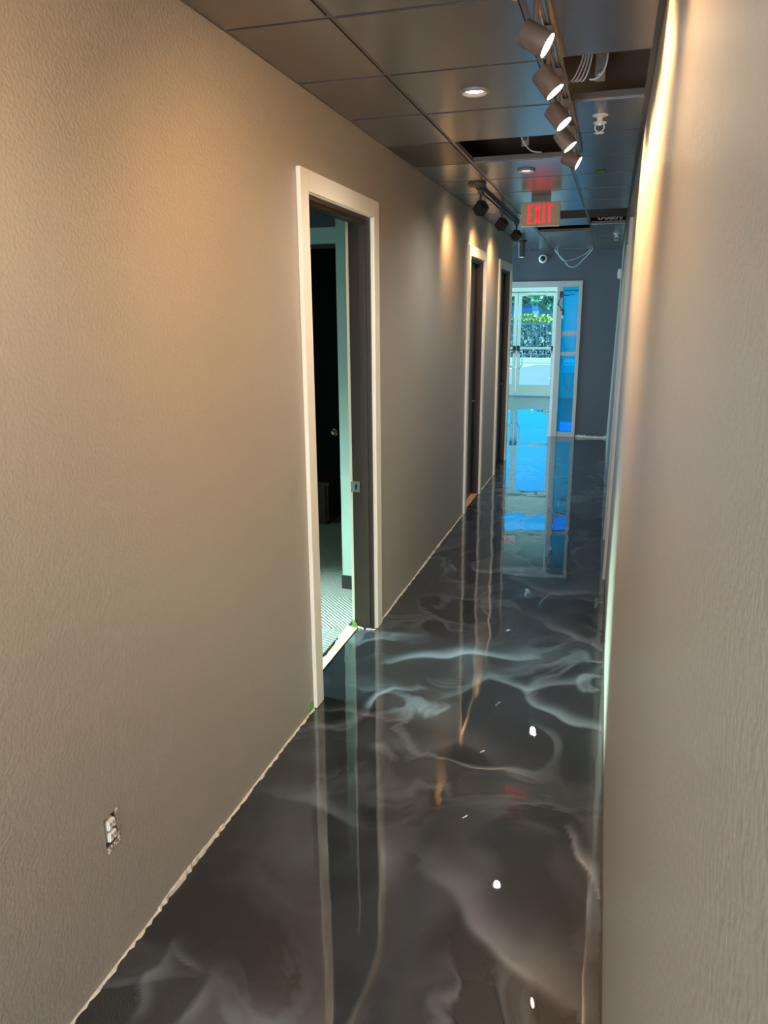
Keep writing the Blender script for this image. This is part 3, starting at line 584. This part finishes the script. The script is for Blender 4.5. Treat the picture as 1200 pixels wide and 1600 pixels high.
for i, (x, y, z0, z1, r_) in enumerate(tmpl):
    t = thing('tree', (x, y, -0.02), lab[i], 'tree', 'trees beyond the hedge')
    B().tube([(0, 0, 0), (0.06, 0.03, 1.2), (0.0, 0, z0+0.3)], 0.09, 8).tube([(0, 0, z0-0.1), (0.5, 0.1, z0+0.5)], 0.05, 6).tube([(0, 0, z0-0.1), (-0.5, -0.1, z0+0.5)], 0.05, 6).build('trunk', M['trunk'], t, smooth=True)
    def crown(r, n, z0=z0, z1=z1, r_=r_):
        u = r.normal(size=(n, 3)); u /= np.linalg.norm(u, axis=1)[:, None]; rad = r.uniform(0.35, 1, n)[:, None]**0.5
        k = 1+0.22*np.sin(u[:, 0]*6+i)*np.sin(u[:, 2]*7)
        return u*rad*np.array([r_, r_*0.8, (z1-z0)*0.62])*k[:, None]+np.array([0, 0, (z0+z1)/2])
    foliage('crown', M['treeleaf'], 5200, crown, 0.12, t, 10+i)
bd = thing('office_building', (-9.5, 86, -0.02), 'pale low office building with tall blue windows far beyond the hedge', 'building')
B().box(-16, 14, 0, 8, 0, 3.3).build('wall', M['building'], bd)
for i in range(14):
    f_ = B().box(-15+i*2.05, -13.75+i*2.05, -0.08, 0.0, 0.4, 2.9).build('window', M['bglass'], bd)
B().box(-16.2, 14.2, -0.3, 8.2, 3.3, 3.5).build('parapet', M['concrete'], bd)

# ------------------------------------------------------------------ ceiling fittings
def spotlight(name, loc, dirv, energy, color, size_deg, blend, rad, parent=None):
    l = bpy.data.lights.new(name, 'SPOT'); l.energy = energy; l.color = color; l.spot_size = math.radians(size_deg); l.spot_blend = blend; l.shadow_soft_size = rad
    o = bpy.data.objects.new(name, l); C.objects.link(o); o.location = loc; o.rotation_euler = Vector(dirv).to_track_quat('-Z', 'Y').to_euler()
    if parent: o.parent = parent
    return o
WARM = (1.0, 0.57, 0.25)
# track 1 on the right, track 2 on the left
t1 = thing('track_rail', (-0.262, 0, H), 'bronze ceiling track carrying the row of lit spotlights along the right side', 'lighting track')
b = B(); b.box(-0.018, 0.018, -2.4, 4.70, -0.012, -0.006); b.box(-0.018, -0.012, -2.4, 4.70, -0.026, -0.012); b.box(0.012, 0.018, -2.4, 4.70, -0.026, -0.012); b.box(-0.012, 0.012, -2.4, 4.70, -0.014, -0.012)
b.build('channel', M['rail'], t1); B().box(-0.019, 0.019, 4.70, 4.72, -0.028, -0.005).build('end_cap', M['housing'], t1); B().box(-0.003, 0.003, -2.4, 4.70, -0.0195, -0.0140).build('conductor_strip', M['metal'], t1)
t2 = thing('track_rail', (-1.0, 0, H), 'black ceiling track with three dark spotlights near the left wall', 'lighting track')
b = B(); b.box(-0.018, 0.018, 5.72, 8.0, -0.012, -0.006); b.box(-0.018, -0.012, 5.72, 8.0, -0.030, -0.012); b.box(0.012, 0.018, 5.72, 8.0, -0.030, -0.012)
b.build('channel', M['blackpaint'], t2); B().box(-0.003, 0.003, 5.72, 8.0, -0.024, -0.012).build('conductor_strip', M['metal'], t2); B().box(-0.019, 0.019, 8.0, 8.02, -0.032, -0.005).build('end_cap', M['blackpaint'], t2)
B().lathe((0, 5.66, -0.007), (0, 0, -1), [(0, 0.065), (0.010, 0.065), (0.018, 0.055)], 24).build('feed_canopy', M['housing'], t2, smooth=True)

def head(pos, dirv, zt, label, group, mt, lit=True, energy=26, r=0.034, ln=0.080, spot=118, box=False, stem=0.06, blend=0.7, drop=0.026):
    """pos: centre of the can; zt: track height"""
    t = thing('track_spotlight', (pos[0], pos[1], H-drop), label, 'spotlight', group)
    d = Vector(dirv).normalized(); c = Vector((0, 0, pos[2]-(H-drop)))
    B().box(-0.016, 0.016, -0.045, 0.045, -0.022, 0.004).build('adapter', M[mt], t, bevel=0.002)
    B().cyl((0, 0, -0.02), (0, 0, c.z+0.01), 0.008, 10).build('stem', M[mt], t, smooth=True)
    o = c-d*ln/2
    side = d.cross(Vector((0, 0, 1))).normalized()
    if box:
        up_ = side.cross(d); bb = B(); bb.obox(c, (side, up_, d), (r, r, ln/2)); bb.build('can', M[mt], t, bevel=0.003)
        B().lathe(c+d*(ln/2-0.001), d, [(0, r*0.8), (0.0025, r*0.8)], 24).build('lens', M['lamp'], t)
    else:
        B().lathe(o, d, [(0, r*0.92), (0.004, r), (ln, r), (ln+0.0005, r*0.93), (ln-0.012, r*0.88)], 32, True, True).build('can', M[mt], t, smooth=True)
        B().lathe(o+d*(ln-0.010), d, [(0, r*0.87), (0.006, r*0.84), (0.010, r*0.5)], 32).build('lens', M['lamp'], t, smooth=True)
    B().cyl(c-Vector((0,0,0.0))+side*0.0, c+Vector((0, 0, 0.03)), 0.012, 12).build('pivot', M[mt], t, smooth=True)
    spotlight('spot_lamp', c+d*(ln/2+0.012), d, energy, WARM, spot, blend, 0.026, t)
    return t
g1 = 'lit spotlights on the right track'
place = ['nearest fully visible lit bronze can spotlight of the right track', 'second lit bronze can spotlight of the right track from the camera, steeply tilted', 'third lit bronze can spotlight of the right track, beside the sprinkler', 'fourth lit bronze can spotlight of the right track, just before the end of the row', 'last lit bronze can spotlight of the right track, farthest from the camera']
for i, (y, z, d) in enumerate([(2.34, 2.553, (.85, -.02, -.52)), (2.74, 2.548, (.63, 0.0, -.78)), (3.18, 2.545, (.64, -.10, -.76)), (3.61, 2.548, (.62, -.02, -.78)), (4.09, 2.552, (.88, -.06, -.48))]):
    head((-0.262, y, z), d, H, place[i], g1, 'housing', energy=34)
head((-0.262, 1.93, 2.56), (-.70, .50, -.60), H, 'lit bronze can spotlight cut off by the top edge of the picture', g1, 'housing', energy=22, spot=105, blend=0.95)
for i, (y, d, en) in enumerate([(1.30, (.66, -.08, -.74), 13), (0.86, (-.72, .40, -.56), 16), (0.1, (-.80, .30, -.55), 15), (-0.7, (-.8, .1, -.6), 16)]):
    head((-0.262, y, 2.56), d, H, ['lit can spotlight aimed right, just outside the top of the picture', 'lit can spotlight almost above the camera, aimed at the left wall', 'lit can spotlight just behind the camera, aimed left', 'last lit can spotlight far behind the camera'][i], g1, 'housing', energy=en, spot=112, blend=0.9)
g2 = 'dark cans on the left track'
for i, (y, d) in enumerate([(5.85, (-.60, .42, -.68)), (6.92, (-.60, .42, -.68)), (7.93, (-.60, .42, -.68))]):
    head((-1.0, y, 2.572), d, H, ['nearest black box spotlight of the left track, aimed at the wall', 'middle black box spotlight of the left track', 'farthest black box spotlight of the left track, above the third doorway'][i], g2, 'blackpaint', energy=15, box=True, r=0.036, ln=0.085, spot=112, blend=1.0, drop=0.03)

# recessed downlights
def downlight(x, y, label, energy=28):
    t = thing('recessed_downlight', (x, y, H-0.0045), label, 'ceiling light', 'recessed downlights')
    B().lathe((0, 0, 0.0), (0, 0, -1), [(0, 0.058), (0.008, 0.057), (0.013, 0.052), (0.011, 0.048), (0.002, 0.044)], 32, False, False).build('trim_ring', M['trimwhite'], t, smooth=True)
    B().lathe((0, 0, 0.0), (0, 0, -1), [(-0.0005, 0.044), (0.002, 0.036), (0.0035, 0.020), (0.004, 0.002)], 32).build('lens', M['dlens'], t, smooth=True)
    spotlight('downlight_lamp', (0, 0, -0.024), (0, 0, -1), energy, (1.0, 0.94, 0.86), 150, 1.0, 0.03, t)
downlight(-0.618, 3.40, 'lit round recessed downlight nearest the camera, in the middle row of tiles')
downlight(-0.612, 5.25, 'round recessed downlight between the missing tile and the exit sign')
downlight(-0.612, 7.70, 'round recessed downlight beyond the exit sign')
downlight(-0.615, 0.95, 'round recessed downlight above the camera', 22)
downlight(-0.615, -1.5, 'round recessed downlight added as unseen fill behind the camera', 26)  # out of view, added for neutral fill low on the walls

# exit sign hanging in the hall
es = thing('exit_sign', (-0.624, 6.41, H-0.004), 'tan exit sign with red letters hanging from the hallway ceiling', 'exit sign')
B().box(-0.072, 0.072, -0.03, 0.03, -0.045, 0.0).build('ceiling_mount', M['housing'], es, bevel=0.003)
B().box(-0.15, 0.15, -0.022, 0.022, -0.222, -0.045).build('body', M['signface'], es, bevel=0.004)
B().box(-0.148, 0.148, -0.020, 0.020, -0.226, -0.222).build('bottom_strip', M['white'], es)
for ch, x, w_ in (('E', -0.098, 0.044), ('X', -0.045, 0.050), ('I', 0.018, 0.016), ('T', 0.044, 0.052)): letter(ch, x, -0.204, w_, 0.142, 1, es, 'signred', -0.0245, -0.022, 0.017)

# surface-mounted cylinder light
cy = thing('cylinder_downlight', (-1.20, 10.12, H-0.006), 'tan cylinder downlight hanging at the far left corner of the ceiling', 'ceiling light')
B().lathe((0, 0, 0), (0, 0, -1), [(0, 0.065), (0.012, 0.065), (0.016, 0.05)], 24).build('canopy', M['blackpaint'], cy, smooth=True)
B().lathe((0, 0, -0.016), (0, 0, -1), [(0, 0.043), (0.18, 0.043), (0.18, 0.038), (0.172, 0.037)], 24).build('body', M['housing'], cy, smooth=True)
B().lathe((0, 0, -0.188), (0, 0, -1), [(0, 0.036), (0.006, 0.036)], 24).build('lens', M['plens'], cy, smooth=True)

spotlight('cylinder_lamp', (0, 0, -0.2), (0, 0, -1), 30, (0.85, 0.95, 1.0), 130, 1.0, 0.03, cy)

# sprinklers
def sprinkler(x, y, label, s=1.0, g=True):
    t = thing('fire_sprinkler', (x, y, H-0.0045), label, 'sprinkler', 'ceiling sprinklers')
    B().lathe((0, 0, 0), (0, 0, -1), [(0, 0.036), (0.003, 0.036), (0.009, 0.024), (0.012, 0.014)], 24).build('escutcheon', M['white'], t, smooth=True)
    B().lathe((0, 0, -0.010), (0, 0, -1), [(0, 0.013), (0.02, 0.013), (0.022, 0.03), (0.0245, 0.03), (0.026, 0.011), (0.034, 0.009)], 20).build('nozzle', M['white'], t, smooth=True)
    b = B(); b.tube([(0.010, 0, -0.034), (0.019, 0, -0.045), (0.019, 0, -0.060), (0.004, 0, -0.074)], 0.0028, 8); b.tube([(-0.010, 0, -0.034), (-0.019, 0, -0.045), (-0.019, 0, -0.060), (-0.004, 0, -0.074)], 0.0028, 8); b.build('yoke_arms', M['white'], t, smooth=True)
    B().lathe((0, 0, -0.073), (0, 0, -1), [(0, 0.006), (0.002, 0.022), (0.004, 0.022)], 20).build('deflector', M['white'], t, smooth=True)
    return t
sprinkler(-0.134, 3.97, 'white pendant fire sprinkler hanging between the right track and the right wall')
sprinkler(-0.065, 9.6, 'small far sprinkler beside the right wall near the end wall')

# round speaker-like camera on the end wall
sp = thing('round_wall_speaker', (-1.085, YE-0.001, 2.60), 'round white ringed device high on the dark end wall', 'speaker')
B().lathe((0, 0, 0), (0, -1, 0), [(0, 0.062), (0.03, 0.062), (0.045, 0.052), (0.048, 0.040)], 32).build('ring', M['white'], sp, smooth=True)
B().lathe((0, -0.0475, 0), (0, -1, 0), [(0, 0.038), (0.004, 0.036), (0.012, 0.02), (0.014, 0.003)], 32).build('lens', M['blackpaint'], sp, smooth=True)
sb = thing('sensor_box', (xr(11.0, 2.33)-0.001, 10.95, 2.33), 'small white box on the right wall near the dark end wall', 'sensor')
B().box(-0.045, 0.0, -0.035, 0.035, -0.06, 0.06).build('case', M['white'], sb, bevel=0.006); B().box(-0.047, -0.045, -0.02, 0.02, -0.03, 0.03).build('cover', M['white'], sb)

# loose white cables
def cable(name, pts, r, label, mt='whitecable', cat='cable', group=None):
    o = B().tube(pts, r, 8, 6).build(name, M[mt], None, smooth=True); return tag(o, label, cat, group)
cable('loose_cable', [(-0.905, 11.62, 2.76), (-0.90, 11.64, 2.69), (-0.79, 11.66, 2.58), (-0.71, 11.67, 2.485), (-0.62, 11.68, 2.475), (-0.51, 11.68, 2.57), (-0.40, 11.66, 2.69), (-0.39, 11.64, 2.76)], 0.006, 'longer white cable sagging from the ceiling before the end wall', group='sagging cables by the end wall')
cable('loose_cable', [(-0.88, 11.60, 2.76), (-0.86, 11.62, 2.66), (-0.80, 11.64, 2.565), (-0.70, 11.65, 2.56), (-0.57, 11.66, 2.60), (-0.44, 11.66, 2.68), (-0.42, 11.64, 2.76)], 0.004, 'thinner cable looping above the longer one before the end wall', group='sagging cables by the end wall')
cbn = thing('cable_bundle', (-0.19, 3.42, 2.76), 'bundle of four thin white cables hanging in the open ceiling bay beside the track', 'cables')
for i in range(4):
    dx = 0.011*i; L0 = Vector((-0.19, 3.42, 2.76))
    B().tube([Vector(p)-L0 for p in ((-0.175+dx, 3.38, 2.985), (-0.178+dx, 3.39, 2.90), (-0.190+dx, 3.40, 2.81), (-0.215+dx*1.3, 3.41, 2.745), (-0.240+dx*1.5, 3.43, 2.722), (-0.262+dx*1.6, 3.46, 2.735))], 0.003, 8, 6).build('cable', M['whitecable'], cbn, smooth=True)
cable('conduit_loop', [(-0.098, 3.44, 2.985), (-0.099, 3.44, 2.88), (-0.102, 3.44, 2.79), (-0.118, 3.44, 2.745), (-0.145, 3.44, 2.727), (-0.166, 3.44, 2.727)], 0.0036, 'single grey white cable loop right of the bundle in the open ceiling bay')
def bracket(x, y, label):
    t = thing('hanger_bracket', (x, y, H+0.03), label, 'bracket', 'steel hanger brackets')
    B().box(-0.020, 0.020, 0, 0.004, 0.0, 0.245).build('strap', M['galv'], t, bevel=0.001)
    B().lathe((0, -0.002, 0.03), (0, -1, 0), [(0, 0.011), (0.006, 0.011), (0.008, 0.006)], 6).build('bolt', M['metal'], t); B().lathe((0, -0.002, 0.11), (0, -1, 0), [(0, 0.009), (0.006, 0.009)], 6).build('bolt', M['metal'], t)
bracket(-0.130, 3.56, 'steel hanger strap in the open bay beside the right wall'); bracket(-0.562, 4.72, 'steel hanger strap in the open bay above the downlight')
cable('data_cable', [(-0.62, 4.50, 2.90), (-0.575, 4.60, 2.78), (-0.53, 4.68, 2.72), (-0.47, 4.74, 2.715)], 0.0038, 'white cable crossing the strap in the open middle bay')
fw = thing('wire_tangle', (-0.17, 8.33, 2.76), 'tangle of grey wires in the small open ceiling bay at the far right', 'wires')
for i in range(3):
    L0 = Vector((-0.17, 8.33, 2.76))
    B().tube([Vector(p)-L0 for p in ((-0.28+0.06*i, 8.3, 2.80), (-0.22+0.06*i, 8.35, 2.735), (-0.16+0.05*i, 8.3, 2.79), (-0.12+0.05*i, 8.4, 2.735), (-0.07+0.03*i, 8.35, 2.80))], 0.007, 8, 5).build('wire', M['whitecable'], fw, smooth=True)

# green tape scraps
def tape(loc, pts, nrm, label):
    t = bpy.data.objects.new
    b = B(); n = Vector(nrm)*0.0012
    v0 = [b.bm.verts.new(Vector(p)) for p in pts]; v1 = [b.bm.verts.new(Vector(p)+n) for p in pts]; k = len(pts)
    b.bm.faces.new(v0); b.bm.faces.new(list(reversed(v1)))
    for i in range(k): b.bm.faces.new([v0[i], v0[(i+1) % k], v1[(i+1) % k], v1[i]])
    o = b.build('tape_scrap', M['green']); o.location = loc; return tag(o, label, 'tape')
tape((XL+0.0005, 2.985, 0.02), [(0, 0, -0.015), (0, 0.062, -0.018), (0, 0.066, 0.022), (0, 0.03, 0.026), (0, 0.012, 0.008)], (1, 0, 0), 'green tape scrap at the foot of the nearest door casing')
tape((-1.390, 4.0125, 0.012), [(-0.03, 0, -0.004), (0.02, 0, -0.004), (0.012, 0, 0.02), (-0.004, 0, 0.045), (-0.012, 0, 0.02)], (0, -1, 0), 'green tape scrap inside the open doorway, at the far jamb')
tape((-0.163, 5.46, H-0.0065), [(-0.035, -0.06, 0), (0.0, -0.03, 0), (0.035, -0.07, 0), (0.03, 0.0, 0), (0.045, 0.06, 0), (0.0, 0.05, 0), (-0.03, 0.08, 0), (-0.02, 0.0, 0)], (0, 0, -1), 'green tape scrap stuck to the ceiling near the right wall')

# black gadget with dangling cord on the sidelight post
gd = thing('door_gadget', (-0.785, YO, 2.10), 'black box with dangling leads fixed to the sidelight post', 'gadget')
B().box(-0.035, 0.010, -0.035, 0.0, -0.045, 0.04).build('case', M['black'], gd, bevel=0.004)
B().tube([(0.005, -0.02, 0.0), (0.06, -0.02, -0.02), (0.13, -0.015, -0.005), (0.17, -0.015, -0.01)], 0.006).build('arm', M['black'], gd, smooth=True)
B().tube([(-0.02, -0.02, -0.04), (-0.035, -0.02, -0.09), (-0.05, -0.02, -0.14), (-0.025, -0.02, -0.17), (-0.005, -0.02, -0.21), (0.02, -0.02, -0.22)], 0.007).build('lead', M['black'], gd, smooth=True)
B().box(-0.065, -0.04, -0.03, -0.01, -0.15, -0.135).build('clip', M['black'], gd); B().box(-0.015, 0.045, -0.03, -0.01, -0.235, -0.22).build('clip', M['black'], gd)
B().box(0.012, 0.04, -0.035, -0.01, -0.30, -0.235).build('plug', M['black'], gd, bevel=0.003); B().box(0.010, 0.032, -0.03, -0.012, -0.345, -0.30).build('plug_tip', M['white'], gd, bevel=0.003)
B().tube([(0.015, -0.018, -0.34), (0.015, -0.018, -0.55), (0.045, -0.02, -0.68), (0.075, -0.02, -0.80), (0.07, -0.02, -1.0), (0.075, -0.02, -1.15), (0.10, -0.02, -1.28), (0.16, -0.02, -1.38), (0.22, -0.02, -1.40)], 0.0032).build('cord', M['black'], gd, smooth=True)

# duplex outlet without its cover plate
ot = thing('duplex_outlet', (XL, 1.546, 0.4275), 'white duplex outlet without cover plate, low on the left wall', 'outlet')
b = B(); b.box(-0.052, -0.050, -0.028, 0.028, -0.048, 0.048)
for (y0, y1, z0, z1) in ((-0.0285, -0.0262, -0.048, 0.048), (0.0262, 0.0285, -0.048, 0.048), (-0.028, 0.028, -0.048, -0.0458), (-0.028, 0.028, 0.0458, 0.048)): b.box(-0.05, -0.003, y0, y1, z0, z1)
b.build('steel_box', M['galv'], ot)
B().box(-0.012, -0.006, -0.010, 0.010, -0.045, 0.045).build('yoke', M['metal'], ot)
B().box(-0.035, -0.004, -0.015, 0.015, -0.036, 0.036).build('body', M['white'], ot, bevel=0.002)
for zc in (0.0185, -0.0185):
    f_ = B().box(-0.004, 0.007, -0.0165, 0.0165, zc-0.0145, zc+0.0145).build('socket_face', M['white'], ot, bevel=0.0035)
    for y in (-0.0065, 0.0065): B().box(0.0068, 0.0074, y-0.0011, y+0.0011, zc-0.001, zc+0.008).build('slot', M['black'], f_)
    B().lathe((0.0068, 0, zc-0.008), (1, 0, 0), [(0, 0.0024), (0.0006, 0.0024)], 12).build('slot', M['black'], f_)
b = B(); rr = random.Random(9)
for i in range(26):
    a = i/26; side_ = rr.choice((-1, 1)); z = rr.uniform(-0.062, 0.05); y = 0.030*1+rr.uniform(-0.003, 0.004) if rr.random() < 0.6 else rr.uniform(-0.02, 0.03)
    if y < 0.025: z = -0.050-rr.random()*0.012
    s_ = rr.uniform(0.0015, 0.0045); b.obox((0.001, y, z), ((1,0,0), Vector((0,1,rr.uniform(-1,1))).normalized(), Vector((0,rr.uniform(-1,1),1)).normalized()), (0.0012, s_*0.6, s_))
b.build('plaster_crumbs', M['plaster'], ot)['kind'] = 'stuff'
